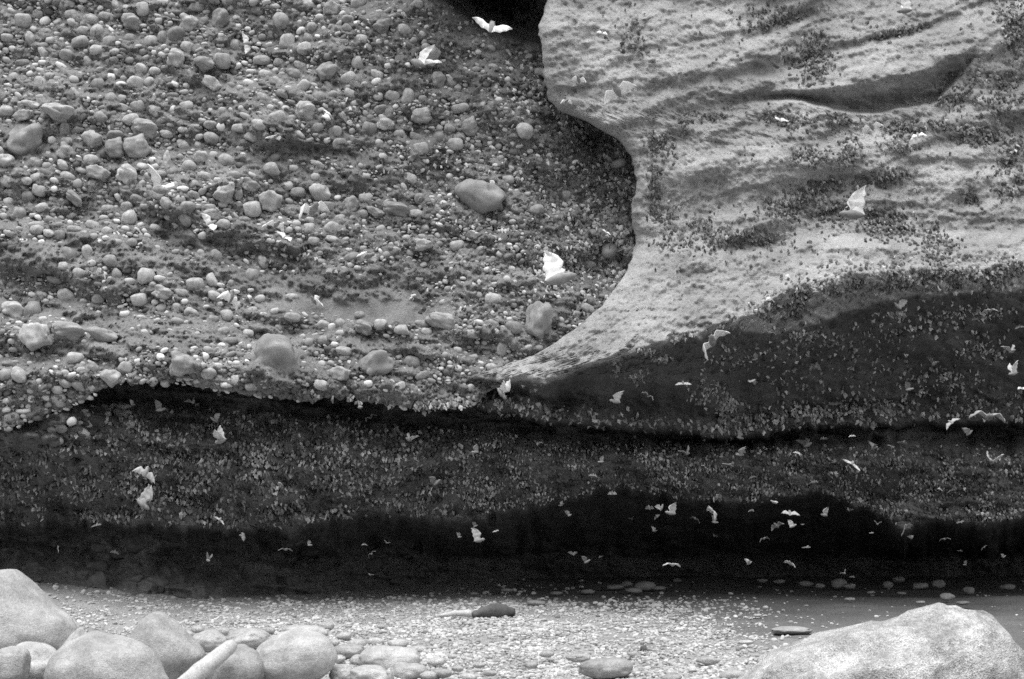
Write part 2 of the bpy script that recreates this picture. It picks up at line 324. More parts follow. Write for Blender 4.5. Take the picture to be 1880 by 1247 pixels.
# pale pitted sandstone above; overhang shade put into the tone below the lip
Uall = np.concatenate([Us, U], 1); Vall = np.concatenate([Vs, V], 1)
shade_line = pl(Uall, LIPM) + 6 * fbm(Uall / 30, Vall / 60, 151, 3)
set_attr(sme, 'tone', (1 - .68 * sm((Vall - shade_line + 4) / 10)).ravel())
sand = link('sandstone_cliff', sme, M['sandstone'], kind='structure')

# lower dark stratum: bat-covered bulge and the hollow below it
us = np.arange(-420, 2300, 4.0); vr = np.arange(600, 1160, 3.2)
U, V = np.meshgrid(us, vr); P = unproj(U, V, depth_c(U, V))
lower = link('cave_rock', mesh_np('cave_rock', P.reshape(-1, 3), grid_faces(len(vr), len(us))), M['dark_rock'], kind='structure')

# ground
gx = np.linspace(-60, 60, 220) ; gx = np.sign(gx) * (np.abs(gx) / 60) ** 1.8 * 60
gy = np.concatenate([np.linspace(-60, 9, 50), np.linspace(9.2, 24, 150), np.linspace(24.2, 34, 60)])
def ground_z(x, y):
    return .05 * fbm(x * .35, y * .35, 201, 3) + .012 * fbm(x * 2.2, y * 2.2, 205, 3) + - .45 * sm((12.9 - y) / 1.2) * sm((y - 2) / 1.5) + .25 * sm((-x - 4.5) / 3) * sm((y - 10) / 3)
GX, GY = np.meshgrid(gx, gy); GZ = ground_z(GX, GY) + .006 * fbm(GX * 9, GY * 9, 207, 2)
gme = mesh_np('gravel_ground', np.stack([GX, GY, GZ], -1).reshape(-1, 3), grid_faces(len(gy), len(gx), True))
# dry pale grit on the left and middle, damp grey sand on the right
damp = sm((GX - 2.3 - .35 * (17 - GY) + .8 * fbm(GX * .6, GY * .6, 209, 3)) / 1.6) * sm((GY - 13.5) / 2)
set_attr(gme, 'tone', (1 - .55 * damp).ravel())
ground = link('gravel_ground', gme, M['gravel_bed'], kind='structure')

# ------------------------------------------------------------------ stones
def stone_shape(sub, seed, amp=.16, freq=1.1, flats=5, pw=None):
    v, f = ico(sub); r = np.random.default_rng(seed)
    p = pw or r.uniform(2.3, 3.2)                                   # superellipsoid: from round to blocky
    n = (np.abs(v) ** p).sum(1) ** (-1 / p); v = v * n[:, None]
    for k in range(r.integers(0 if flats < 3 else 1, flats)):                         # a few worn flats
        dvec = r.normal(size=3); dvec /= np.linalg.norm(dvec); c = r.uniform(.6, .88)
        h = v @ dvec; v = v - dvec[None] * (np.maximum(h - c, 0) * .8)[:, None]
    v = v * (1 + amp * noise3(v * freq + seed * 3.7, seed) + amp * .35 * noise3(v * freq * 3 + seed, seed + 5))[:, None]
    return v / np.abs(v).max(0), f
HI = [mesh_np('stone_shape', *stone_shape(4, 300 + i, .3, 1.5)) for i in range(6)]
MID = [mesh_np('stone_shape', *stone_shape(3, 320 + i)) for i in range(10)]
LOW = [stone_shape(2, 340 + i) for i in range(12)]
TINY = [stone_shape(1, 360 + i, .2) for i in range(8)]
for me in HI + MID: me.materials.append(M['stone'])

BIG = [(45,259,42,34,5),(106,204,31,14,20),(57,193,18,9,10),(44,212,18,11,-20),(263,236,25,16,10),(240,221,16,11,-30),(212,272,19,19,0),(254,270,25,22,0),(181,318,22,13,10),(232,320,20,16,40),
(170,258,20,17,0),(120,278,17,15,20),(66,300,12,10,30),(116,303,12,9,20),(348,307,14,12,0),(369,290,14,17,-30),(308,294,9,17,-15),(324,63,16,13,-20),(346,42,19,17,0),(406,35,20,20,0),
(277,76,12,11,0),(299,70,10,13,0),(201,78,12,12,0),(148,79,16,11,-20),(240,40,18,16,0),(262,18,14,14,0),(42,38,15,14,0),(322,107,18,15,30),(375,118,19,15,0),(408,113,15,15,0),(390,155,20,12,30),
(342,196,14,9,-10),(185,214,14,11,0),(412,354,21,17,0),(438,356,8,11,0),(428,322,14,8,0),(460,340,19,12,10),(463,384,16,15,0),(345,381,14,11,0),(232,347,10,6,0),(198,383,12,7,0),(233,380,12,9,0),
(238,400,14,14,0),(135,363,20,9,40),(52,363,13,13,0),(48,333,10,8,0),(118,239,9,14,0),(123,261,12,8,0),(34,392,14,12,0),(67,416,14,10,0),(212,249,16,9,0),(10,297,20,16,0),(10,204,16,10,0),
(515,40,15,16,0),(573,52,10,11,0),(527,80,14,16,0),(610,17,17,14,0),(701,47,17,13,10),(600,131,20,19,30),(658,116,12,13,0),(790,100,20,20,0),(803,150,14,17,0),(749,177,12,15,0),(559,204,18,17,0),
(520,172,14,8,20),(586,180,11,11,0),(679,239,14,15,0),(707,226,19,13,20),(775,212,19,14,0),(827,239,12,12,0),(864,232,15,18,0),(805,253,12,11,0),(837,266,15,12,0),(736,247,14,9,0),(702,290,9,8,0),
(845,199,16,8,-10),(480,112,16,10,0),(541,137,14,12,0),(497,368,22,21,0),(586,354,20,18,0),(526,342,14,8,0),(547,355,14,11,0),(645,376,17,15,-30),(672,364,13,9,0),(884,366,48,36,8),(763,395,13,10,0),
(726,385,28,13,10),(770,365,9,10,0),(625,402,10,8,0),(692,388,19,8,25),(665,394,12,9,0),(933,331,12,8,0),(537,309,12,6,0),(500,310,16,12,0),(580,325,9,7,0),(568,416,10,7,0),
(22,571,23,16,3),(59,570,16,16,0),(67,617,26,25,-30),(123,608,31,17,5),(190,617,30,15,12),(67,421,12,10,0),(89,428,10,8,0),(110,432,10,9,0),(146,502,12,10,0),(126,467,12,15,0),(161,464,10,14,-20),
(205,479,15,11,10),(215,505,10,12,0),(268,507,15,15,0),(99,514,14,7,5),(116,490,9,9,0),(256,550,15,12,0),(300,537,20,12,10),(397,472,11,14,0),(463,506,12,13,0),(390,515,11,14,-20),(358,522,16,12,0),
(394,545,14,9,20),(352,576,14,10,20),(417,580,13,11,0),(392,587,10,8,0),(333,668,26,22,10),(205,694,19,17,0),(138,658,16,11,0),(35,688,16,13,25),(11,688,13,11,0),(24,669,20,7,0),(120,703,13,9,15),
(146,708,15,9,20),(169,711,9,7,0),(105,716,11,8,0),(43,755,14,5,0),(69,766,9,7,0),(132,774,9,8,0),(59,733,8,8,0),(12,752,8,6,0),(105,810,12,7,0),(383,686,15,10,0),(433,698,9,10,0),(416,706,11,6,0),
(462,710,12,7,0),(422,626,14,7,0),(506,664,46,46,10),(690,673,31,24,-35),(625,686,19,14,0),(666,601,18,11,25),(739,606,15,9,0),(699,596,13,10,0),(660,580,10,8,0),(775,595,14,8,0),(811,589,28,15,15),
(866,613,14,9,0),(943,602,15,12,0),(645,611,10,8,0),(596,625,12,9,0),(567,629,8,8,0),(594,597,12,8,20),(610,602,8,9,0),(626,595,11,9,40),(537,583,15,8,10),(625,612,9,6,0),(775,449,18,11,-10),
(568,421,9,9,0),(483,481,10,13,0),(611,498,13,6,0),(536,546,12,7,0),(478,548,10,7,0),(699,420,9,7,0),(781,418,9,6,0),(921,642,10,16,20),(990,588,27,34,0),(989,639,8,6,0),(1118,460,14,15,0),(963,242,16,15,0),(1040,360,10,10,0)]
occ = np.zeros((1100, 1500), bool)                            # which spots of the face already hold a stone (offset 200,200)
yy, xx = np.mgrid[0:1100, 0:1500]
def occ_box(u, v, r):
    iu, iv = int(u + 200), int(v + 200); r = int(math.ceil(r))
    return slice(max(iv - r, 0), max(iv + r + 1, 0)), slice(max(iu - r, 0), max(iu + r + 1, 0))
def mark(u, v, a, b):
    s = occ_box(u, v, max(a, b)); g = ((xx[s] - u - 200) / a) ** 2 + ((yy[s] - v - 200) / b) ** 2 < 1; occ[s] |= g
def is_free(u, v, a, b, k=.78):
    s = occ_box(u, v, max(a, b))
    if occ[s].size == 0: return False
    g = ((xx[s] - u - 200) / (a * k)) ** 2 + ((yy[s] - v - 200) / (b * k)) ** 2 < 1
    return not (occ[s] & g).any()
stones = []                                                   # u, v, a, b, angle, embed
for (u, v, a, b, an) in BIG:
    stones.append((u, v, a * 1.08, b * 1.08, an, .1 if a > 40 else -.6 if a > 14 else -.15)); mark(u, v, a, b)
SANDY = [(250, 470, 220, 13, 14, .7), (500, 520, 260, 13, 8, .7), (300, 622, 220, 11, 3, .7), (130, 440, 160, 11, 18, .7), (700, 290, 160, 9, 8, .5), (230, 175, 200, 14, 12, .6), (620, 330, 150, 9, 10, .5), (420, 255, 180, 12, 10, .5),(660, 570, 210, 20, 5, 1.2), (440, 440, 40, 22, 0, 1.0), (250, 590, 260, 16, 6, .9), (730, 515, 130, 28, 0, .8), (330, 430, 110, 26, 20, .7), (170, 645, 130, 18, 0, .9), (560, 480, 60, 28, 0, .8),
         (60, 480, 70, 20, 10, .8), (420, 170, 90, 40, 15, .5), (640, 725, 220, 16, 3, .8), (700, 640, 120, 14, 5, .4), (1000, 640, 60, 40, -30, .8), (330, 635, 60, 16, 0, .6), (60, 830, 120, 20, -10, .6), (850, 60, 40, 90, 30, .5), (960, 30, 60, 50, 0, 1.5)]
def dens(u, v):
    k = .85 + .35 * fbm(u / 120., v / 60., 401, 2) + .5 * fbm(u / 260., (v - .2 * u) / 30., 405, 2)
    for (cu, cv, ru, rv, an, w) in SANDY: k = k - 1.5 * w * gauss(u, v, cu, cv, ru, rv, an)
    return k
def scatter(n, r0, r1, tries, upper=0):
    got = 0
    uu = rng.uniform(-190, 1150, tries); vv_ = rng.uniform(-180, 860, tries)
    ok = (vv_ < pl(uu, LIP_A) + 1) & (uu < pl(vv_, LEFT_B) + 10) & ~((vv_ < 60) & (uu > pl(vv_, RIDGE) + 20)) & (rng.random(tries) < dens(uu, vv_)) & (rng.random(tries) < 1 - upper * .75 * sm((uu * .35 + vv_ - 380) / 260)) & (rng.random(tries) < 1 - upper * .8 * sm((uu - 520) / 260))
    for u, v in zip(uu[ok], vv_[ok]):
        if got >= n: return
        a = r0 * (r1 / r0) ** random.random(); b = a * random.uniform(.45, .9)
        if not is_free(u, v, a, b): continue
        mark(u, v, a, b); stones.append((u, v, a, b, random.gauss(8, 22), random.uniform(-.15, .25))); got += 1
scatter(620, 9, 17, 14000, 1); scatter(1700, 6, 9, 18000, .6); scatter(4200, 3.6, 6, 34000); scatter(6500, 2.0, 3.6, 45000)
order = sorted(range(len(stones)), key=lambda i: -(stones[i][2] * stones[i][3]) * (1 if (-10 < stones[i][0] < 1100 and -10 < stones[i][1] < 900) else .01))
single = set(order[:300])
arr = np.array(stones); SY = depth_a(arr[:, 0], arr[:, 1], False)
def stone_matrix(u, v, a, b, an, emb, Y):
    s = Y / F; th = (a + b) / 2 * s * random.uniform(.75, 1.0)
    c = at(u, v, Y + th * emb)
    rot = Euler((R(random.gauss(0, 10)), R(an), R(random.gauss(0, 14)))).to_matrix().to_4x4()
    return Matrix.Translation(c) @ rot @ Matrix.Diagonal((a * s, th, b * s, 1))
def join(items, shapes, name):
    """items: (shape index, matrix, tone); one mesh of many small pieces"""
    vs_, fs_, ts_ = [], [], []; o = 0
    for k, mtx, tn in items:
        v, f = shapes[k % len(shapes)]; m = np.array(mtx)
        vs_.append(v @ m[:3, :3].T + m[:3, 3]); fs_.append(f + o); o += len(v); ts_.append(np.full(len(v), tn))
    me = mesh_np(name, np.concatenate(vs_), np.concatenate(fs_), name not in ('grit', 'fine_gravel', 'roosting_bat_colony')); set_attr(me, 'tone', np.concatenate(ts_)); return me
mid_items, tiny_items = [], []
for i, st in enumerate(stones):
    u, v, a, b, an, emb = st
    mx = stone_matrix(u, v, a, b, an, emb, SY[i])
    if i in single:
        o = link('stone', random.choice(HI if max(a, b) > 18 else MID), parent=cong); o.matrix_world = mx
    else:
        tn = min(1.7, max(.3, random.gauss(1.0, .36)))
        (mid_items if a > 4.3 else tiny_items).append((random.randrange(99), mx, tn))
link('pebbles', join(mid_items, LOW, 'pebbles'), M['pebbles'], cong, kind='stuff')
link('grit', join(tiny_items, TINY, 'grit'), M['pebbles'], cong, kind='stuff')
# stones bedded in the dark rock of the hollow
n = 0
DARK = [stone_shape(3, 380 + i) for i in range(4)]; DARK = [mesh_np('dark_stone_shape', *q) for q in DARK]
for me in DARK: me.materials.append(M['dark_stone'])
for _ in range(900):
    u = random.uniform(-60, 760); v = random.uniform(975, 1105)
    if v < float(pl(u, CARP)) + 25: continue
    a = random.choice([6, 7, 8, 10, 12, 16, 22]); b = a * random.uniform(.55, .9)
    Y = float(depth_c(np.array(u), np.array(v), False))
    if v > 855 + 5640 / Y: continue
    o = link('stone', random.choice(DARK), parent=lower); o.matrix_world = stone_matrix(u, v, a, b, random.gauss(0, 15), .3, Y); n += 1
    if n > 90: break

for _ in range(260):
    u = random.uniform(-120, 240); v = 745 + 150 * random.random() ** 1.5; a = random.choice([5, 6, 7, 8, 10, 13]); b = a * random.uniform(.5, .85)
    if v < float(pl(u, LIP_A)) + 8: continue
    o = link('stone', random.choice(DARK if random.random() < (v - 755) / 60 else MID), parent=lower); o.matrix_world = stone_matrix(u, v, a, b, random.gauss(8, 15), .25, float(depth_c(np.array(u), np.array(v), False)))  # shade-coloured stones picked more often further down

# unseen additions: dark sheet cuts ground bounce, rough wall blocks low sky
rv = np.array([[-60, 2.6, -.12], [60, 2.6, -.12], [60, 12.8, -.12], [-60, 12.8, -.12]], float)
link('bounce_cut_water', mesh_np('bounce_cut_water', rv, np.array([[0, 1, 2, 3]])), M['bounce_cut'], kind='structure')
bu, bvv = np.meshgrid(np.linspace(-60, 60, 90), np.linspace(0, 1, 26))
bz = -1 + 8 * bvv + 1.2 * fbm(bu * .15, bvv * 3, 501, 3) * bvv; by = -9 - 5 * bvv - 1.0 * fbm(bu * .3, bvv * 6, 505, 4)
link('sky_block_bank', mesh_np('sky_block_bank', np.stack([bu, by, bz], -1).reshape(-1, 3), grid_faces(26, 90)), M['sky_block'], kind='structure')

# ------------------------------------------------------------------ loose gravel on the ground
def gz(x, y): return float(ground_z(np.array(float(x)), np.array(float(y))))
NG = 150000
v = 1062 + 200 * rng.random(NG) ** .85; u = np.where(rng.random(NG) < .6, rng.normal(840, 360, NG), rng.uniform(-80, 1980, NG))
k = 1 - .72 * sm((u - 1250) / 250) * sm((1215 - v) / 40) - .25 * sm((u - 1300) / 150)
k = k - .9 * gauss(u, v, 930, 1245, 110, 22) - .7 * gauss(u, v, 1180, 1165, 90, 10) - .6 * gauss(u, v, 760, 1175, 90, 14)
k = np.maximum(k * (.10 + .90 * sm((v - 1092) / 26)), .04) * (.45 + .55 * ((v - 1064) / 198) ** .2) * (.75 + .5 * fbm(u / 60, v / 14, 601, 2))
ok = rng.random(NG) < k; u, v = u[ok][:31000], v[ok][:31000]
pp = unproj(u, v, ground_Y(v)); zz = ground_z(pp[:, 0], pp[:, 1])
gi, gt = [], []
for (x, y, _z), z, vv_ in zip(pp, zz, v):
    r = .014 * (3.0 ** (random.random() ** 2.2)) * (1.0 if vv_ > 1120 else 1.2); h = r * random.uniform(.45, .75)
    mx = Matrix.Translation((x, y, z + h * .45)) @ Euler((random.gauss(0, .2), random.gauss(0, .2), random.uniform(0, 6.3))).to_matrix().to_4x4() @ Matrix.Diagonal((r, r * random.uniform(.65, 1), h, 1))
    (gi if r > .037 else gt).append((random.randrange(99), mx, min(1.25, max(.3, random.gauss(.92, .22)))))
gm = link('gravel', join(gi, LOW, 'gravel'), M['gravel'], kind='stuff', label='loose pale gravel spread over the ground before the cave', category='gravel')
gm2 = link('fine_gravel', join(gt, TINY, 'fine_gravel'), M['gravel'], kind='stuff', label='fine pale gravel between the larger pebbles of the gravel bar', category='gravel')

# larger stones lying on the ground: u, v of the middle, half width, half height in pixels
def boulder(name, u, v, a, b, Yc, seed, label, cat, matl='boulder', sub=5, an=0, fn=None, amp=.22, thick=.9, group=None):
    s = Yc / F; vv, ff = stone_shape(sub, seed, amp, 1.0, 1, 2.1)
    rg = 2.2 if matl == 'granite' else .55
    vv = vv * (1 + rg * (.035 * noise3(vv * 3.3 + seed, seed + 9) + .014 * noise3(vv * 10, seed + 4) - .022 * np.exp(-(noise3(vv * 2.1 + 5, seed + 1) / .05) ** 2) + .004 * (rg > 1) * noise3(vv * 40, seed + 2)))[:, None]
    if fn: vv = fn(vv)
    m = np.array(Euler((0, R(an), 0)).to_matrix())
    vv = (vv * np.array([a * s, (a * .55 + b * .45) * s * thick, b * s])) @ m.T
    me = mesh_np(name, vv, ff); o = link(name, me, M[matl], label=label, category=cat); o.location = at(u, v, Yc)
    if group: o['group'] = group
    return o
def peak(v):                                                  # pointed crest with a long shoulder to the right
    q = v.copy(); x = v[:, 0]; q[:, 2] = v[:, 2] * np.interp(x, [-1, 0, .15, .3, .4, .64, .93, 1], [.9, 1.0, 1.03, .9, .77, .57, .62, .66]); return q
def slab_top(v):                                              # long ramp on the left, flat top, steep right end
    q = v.copy(); x = v[:, 0]; zt = np.interp(x, [-1, -.8, -.55, -.2, .1, .3, .55, .75, .9, 1], [.12, .34, .54, .76, .93, 1.0, 1.08, 1.10, .9, .6])
    nrm = np.sqrt(np.clip(1 - x * x * .8, .05, 1)); q[:, 2] = np.where(v[:, 2] > 0, v[:, 2] / nrm * zt, v[:, 2]); return q
def domed(v):
    q = v.copy(); q[:, 0] = v[:, 0] * np.where(v[:, 2] > 0, 1 - .5 * v[:, 2], 1) - .1 * v[:, 2]; return q
def heart(v):                                                 # full rounded right end, undercut left
    q = v.copy(); q[:, 2] = v[:, 2] * np.interp(v[:, 0], [-1, 0, 1], [.8, 1, 1.05]); q[:, 0] = v[:, 0] + .18 * np.minimum(v[:, 2], 0); return q
B = boulder
B('boulder', -10, 1172, 172, 122, 15.0, 11, 'large pale boulder with a rounded peak at the left edge of the picture', 'boulder', fn=peak, amp=.12)
B('boulder', 118, 1174, 46, 44, 16.0, 12, 'low grey boulder wedged behind the left peaked boulder', 'boulder', amp=.2)
B('boulder', 60, 1230, 62, 50, 13.6, 13, 'blocky pale boulder in the bottom left corner', 'boulder')
B('boulder', 150, 1204, 48, 56, 14.4, 19, 'small pointed pale boulder behind the broad front boulder', 'boulder', fn=domed)
B('boulder', 198, 1258, 112, 92, 13.3, 15, 'broad smooth white boulder in front at bottom left', 'boulder', amp=.12)
B('boulder', 298, 1202, 76, 76, 14.6, 16, 'domed boulder with a pale cap behind the driftwood branch', 'boulder', fn=domed, amp=.12)
B('boulder', 428, 1232, 60, 50, 14.2, 17, 'pale cracked boulder right of the driftwood branch', 'boulder', amp=.2)
B('boulder', 543, 1207, 76, 50, 14.4, 18, 'smooth egg shaped boulder with a shaded underside, left of the gravel', 'boulder', fn=heart, amp=.08)
B('boulder', 556, 1163, 46, 16, 17.3, 20, 'flat slab stone lying just behind the egg shaped boulder', 'boulder', amp=.14)
B('boulder', 384, 1180, 34, 22, 16.5, 21, 'small angular stone behind the driftwood branch', 'stone')
B('boulder', 455, 1172, 40, 18, 17.0, 22, 'low stone between the driftwood branch and the flat slab', 'stone')
B('boulder', 20, 1225, 40, 44, 13.2, 23, 'dark gapped boulder at the very bottom left corner', 'boulder')
B('boulder', 715, 1210, 58, 26, 15.6, 24, 'wide flat pale stone half sunk in gravel right of the egg shaped boulder', 'boulder', amp=.15)
B('boulder', 752, 1236, 36, 18, 14.9, 25, 'small rounded pale stone at the bottom edge beside the flat stones', 'stone')
B('boulder', 682, 1246, 46, 24, 14.6, 26, 'pale stone cut by the bottom edge left of the small rounded one', 'stone')
B('boulder', 640, 1196, 30, 14, 16.3, 27, 'flat grey stone touching the egg shaped boulder on its right', 'stone')
B('boulder', 628, 1240, 24, 20, 14.6, 32, 'small stone at the bottom edge beneath the egg shaped boulder', 'stone')
B('boulder', 1618, 1272, 268, 148, 13.6, 28, 'huge speckled pale boulder filling the bottom right of the picture', 'boulder', matl='granite', sub=5, fn=slab_top, amp=.10)
B('boulder', 1112, 1228, 50, 20, 15.0, 29, 'largest white flat stone lying at the bottom centre of the gravel', 'stone', amp=.14)
B('boulder', 1062, 1207, 24, 9, 15.9, 30, 'flat white stone just behind the largest white stone', 'stone')
B('boulder', 1456, 1158, 40, 9, 18.9, 31, 'half buried flat stone in grey sand left of the huge speckled boulder', 'stone', matl='cave_stone', amp=.2)
ORD = 'first second third fourth fifth sixth seventh eighth ninth tenth eleventh twelfth thirteenth fourteenth fifteenth sixteenth seventeenth eighteenth nineteenth twentieth'.split()
ORD += ['twenty ' + o for o in ORD[:9]] + ['thirtieth', 'thirty first', 'thirty second']
PALE = [(1005,1201,15,8),(975,1221,14,7),(1300,1213,22,8),(1370,1179,15,5),(1345,1240,26,12),(1235,1246,20,9),(880,1222,12,5),(900,1236,14,6),(1420,1220,10,4),(1245,1180,9,4),(1215,1160,7,3),(1330,1163,8,3),(1390,1130,9,3),(1236,1135,9,3),
        (1150,1150,8,3),(1040,1145,8,3),(960,1160,9,4),(860,1145,8,3),(790,1190,10,4),(830,1205,9,4),(700,1150,8,4),(640,1150,7,3),(930,1190,8,3),(1090,1180,8,3),(1160,1200,9,4),(1270,1230,9,4)]
for i, (u, v, a, b) in enumerate(sorted(PALE)):
    B('pebble', u, v, a, b, ground_Y(v + b * .5), 500 + i, 'larger pale pebble loose on the bright gravel, ' + ORD[i] + ' from left', 'pebble', sub=3, thick=.9, group='larger pebbles on the bright gravel')
COB = [(600,1150,16,8),(632,1168,14,8),(655,1182,18,9),(690,1178,16,8),(730,1182,20,9),(770,1192,16,7),(800,1215,18,8),(812,1236,20,9),(612,1180,12,8),(660,1212,18,10),(622,1210,14,9),(700,1196,14,7),(786,1240,16,8),(840,1228,12,6),
       (345,1166,14,9),(362,1156,12,7),(410,1160,14,8),(432,1166,14,9),(492,1158,14,8),(505,1172,12,7),(345,1188,12,10),(480,1236,16,12),(490,1218,10,9),(860,1244,16,8),(575,1240,14,9),(660,1240,14,8),(735,1222,14,8)]
for i, (u, v, a, b) in enumerate(sorted(COB)):
    B('cobble', u, v, a, b, ground_Y(v + b * .5), 600 + i, 'small cobble beside the left foreground boulders, ' + ORD[i] + ' from left', 'cobble', sub=3, group='cobbles among the foreground boulders')
SHADE = [(985,1107,18,5),(1130,1078,16,5),(1165,1084,18,5),(1185,1076,20,9),(1150,1072,12,6),(1210,1080,14,4),(1022,1089,12,4),(1080,1086,14,4),(1243,1066,8,4),(1540,1072,14,10),(1560,1076,12,6),(1480,1072,14,6),(1505,1076,10,5),(1630,1074,10,7),(1650,1064,12,6),
         (1690,1076,14,6),(1722,1072,14,8),(1740,1096,14,7),(1768,1107,13,4),(1690,1106,9,3),(1600,1088,8,3),(1655,1089,9,3),(1780,1084,12,8),(1850,1078,14,6),(1430,1068,12,4),(1400,1066,10,4),(930,1084,12,4),(870,1090,9,4),(1560,1100,10,3),(1800,1133,7,3)]
for i, (u, v, a, b) in enumerate(sorted(SHADE)):
    B('stone', u, v, a, b, min(ground_Y(v + b * .6), 28.3), 540 + i, 'grey stone on the shaded cave floor, ' + ORD[i] + ' from left', 'stone', matl='cave_stone', sub=3, group='stones on the shaded cave floor')

# driftwood
def tube(pts, radii, seg=10, knob=.12, seed=0):
    pts = [Vector(p) for p in pts]; vs_, fs_ = [], []
    r_ = np.random.default_rng(seed)
    fine_p, fine_r = [], []
    for i in range(len(pts) - 1):
        for k in range(5):
            t = k / 5; fine_p.append(pts[i].lerp(pts[i + 1], t)); fine_r.append(radii[i] * (1 - t) + radii[i + 1] * t)
    fine_p.append(pts[-1]); fine_r.append(radii[-1])
    for i, p in enumerate(fine_p):
        t = (fine_p[min(i + 1, len(fine_p) - 1)] - fine_p[max(i - 1, 0)]).normalized(); a = t.orthogonal().normalized(); b = t.cross(a)
        for k in range(seg):
            w = 2 * math.pi * k / seg; rr = fine_r[i] * (1 + knob * r_.normal() * .6)
            vs_.append(p + (a * math.cos(w) + b * math.sin(w)) * rr)
    n_ = len(fine_p)
    for i in range(n_ - 1):
        for k in range(seg): fs_.append((i * seg + k, i * seg + (k + 1) % seg, (i + 1) * seg + (k + 1) % seg, (i + 1) * seg + k))
    vs_ += [fine_p[0], fine_p[-1]]; c0, c1 = len(vs_) - 2, len(vs_) - 1
    for k in range(seg): fs_.append((c0, (k + 1) % seg, k, k)); fs_.append((c1, (n_ - 1) * seg + k, (n_ - 1) * seg + (k + 1) % seg, (n_ - 1) * seg + k))
    me = bpy.data.meshes.new('tube'); me.from_pydata([tuple(p) for p in vs_], [], [tuple(dict.fromkeys(f)) for f in fs_]); me.update()
    me.polygons.foreach_set('use_smooth', [True] * len(me.polygons)); return me
link('driftwood_branch', tube([at(318, 1275, 13.1), at(360, 1238, 13.3), at(398, 1208, 13.6), at(424, 1186, 13.9)], [.075, .085, .075, .065], 12, .10, 3), M['wood'], label='bleached driftwood branch leaning between the foreground boulders', category='branch')
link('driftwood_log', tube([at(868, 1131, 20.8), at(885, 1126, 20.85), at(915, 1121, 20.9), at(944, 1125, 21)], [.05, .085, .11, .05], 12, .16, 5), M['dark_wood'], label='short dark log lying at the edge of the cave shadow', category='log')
link('driftwood_stick', tube([at(805, 1131, 20.7), at(835, 1126, 20.7), at(866, 1127, 20.7)], [.02, .04, .05], 8, .12, 6), M['wood'], label='pale stick lying end to end with the short dark log', category='stick')
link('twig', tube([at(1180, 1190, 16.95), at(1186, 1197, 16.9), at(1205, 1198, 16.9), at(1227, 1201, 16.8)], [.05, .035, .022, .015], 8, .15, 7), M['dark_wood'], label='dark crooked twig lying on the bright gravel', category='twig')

# ------------------------------------------------------------------ roosting bats
def lathe(prof, seg, sx=1.0, sy=1.0):
    """prof: (z, radius); closed by end points"""
    vs_ = [(0, 0, prof[0][0])]; fs_ = []
    for z, r in prof[1:-1]:
        for k in range(seg): vs_.append((r * sx * math.cos(2 * math.pi * k / seg), r * sy * math.sin(2 * math.pi * k / seg), z))
    vs_.append((0, 0, prof[-1][0])); last = len(vs_) - 1; nr = len(prof) - 2
    for k in range(seg):
        fs_.append((0, 1 + (k + 1) % seg, 1 + k)); fs_.append((last, 1 + (nr - 1) * seg + k, 1 + (nr - 1) * seg + (k + 1) % seg))
        for i in range(nr - 1):
            a, b = 1 + i * seg + k, 1 + i * seg + (k + 1) % seg
            fs_.append((a, b, b + seg)); fs_.append((a, b + seg, a + seg))
    return np.array(vs_, float), np.array(fs_)
def hanging_bat(seg, seed, detail):
    """head-down bat, feet at z = 0, wings folded along the flanks; unit length"""
    r = np.random.default_rng(seed)
    prof = [(0, 0), (-.06, .05), (-.22, .15), (-.48, .24), (-.66, .20), (-.76, .11), (-.86, .13), (-.96, .07), (-1.0, 0)]
    if not detail: prof = [prof[i] for i in (0, 2, 3, 5, 6, 8)]
    v, f = lathe(prof, seg, 1.25, .8)
    w = np.exp(-((v[:, 2] + .40) / .24) ** 2)                  # folded wings: two flat ridges at the sides
    v[:, 0] *= 1 + w * (.35 + .25 * r.random()); v[:, 1] *= 1 - .2 * w
    v[:, 0] += .10 * r.normal() * v[:, 2]; v[:, 1] += .12 * v[:, 2] * r.normal() * .5
    parts_v, parts_f = [v], [f]; o = len(v)
    for sgn in ((-1, 1) if detail else ()):
        e = np.array([[sgn * .05, 0, -.80], [sgn * .13, .03, -.80], [sgn * .10, -.05, -.82], [sgn * .15, .0, -.94]])
        parts_v.append(e); parts_f.append(np.array([[0, 1, 3], [1, 2, 3], [2, 0, 3], [0, 2, 1]]) + o); o += 4
        if detail:                                            # wing fold
            g = np.array([[sgn * .10, -.10, -.10], [sgn * .34, -.06, -.42], [sgn * .17, -.16, -.70], [sgn * .12, -.20, -.40], [sgn * .16, .06, -.44]])
            parts_v.append(g); parts_f.append(np.array([[0, 1, 3], [1, 2, 3], [0, 4, 1], [1, 4, 2], [0, 3, 4], [3, 2, 4]]) + o); o += 5
    return np.concatenate(parts_v), np.concatenate(parts_f)
ROOST_LOW = [hanging_bat(5, 700 + i, False) for i in range(8)]
ROOST_HI = [mesh_np('roosting_bat', *hanging_bat(7, 720 + i, True), False) for i in range(5)]
for me in ROOST_HI: me.materials.append(M['bat_roost_single'])
ROOST_PALE = [mesh_np('roosting_bat', *hanging_bat(7, 740 + i, True), False) for i in range(5)]
for me in ROOST_PALE: me.materials.append(M['bat_body'])
def bat_matrix(u, v, Y, size_px, out=.03):
    s = Y / F * size_px; c = at(u, v - size_px * .5, Y - out)
    return Matrix.Translation(c) @ Euler((random.gauss(-.12, .3), random.gauss(0, .5), random.uniform(-1.4, 1.4))).to_matrix().to_4x4() @ Matrix.Diagonal((s, s, s, 1))
colony = []                                                   # the bats past the 300 that show largest
def tone(m=.13): return min(.6, max(.05, random.lognormvariate(math.log(m), .5)))
pending = []
def roost(u, v, fn, size, label=None, group=None, ton=.13, pale=False): pending.append((u, v, fn, size, label, group, ton, pale))
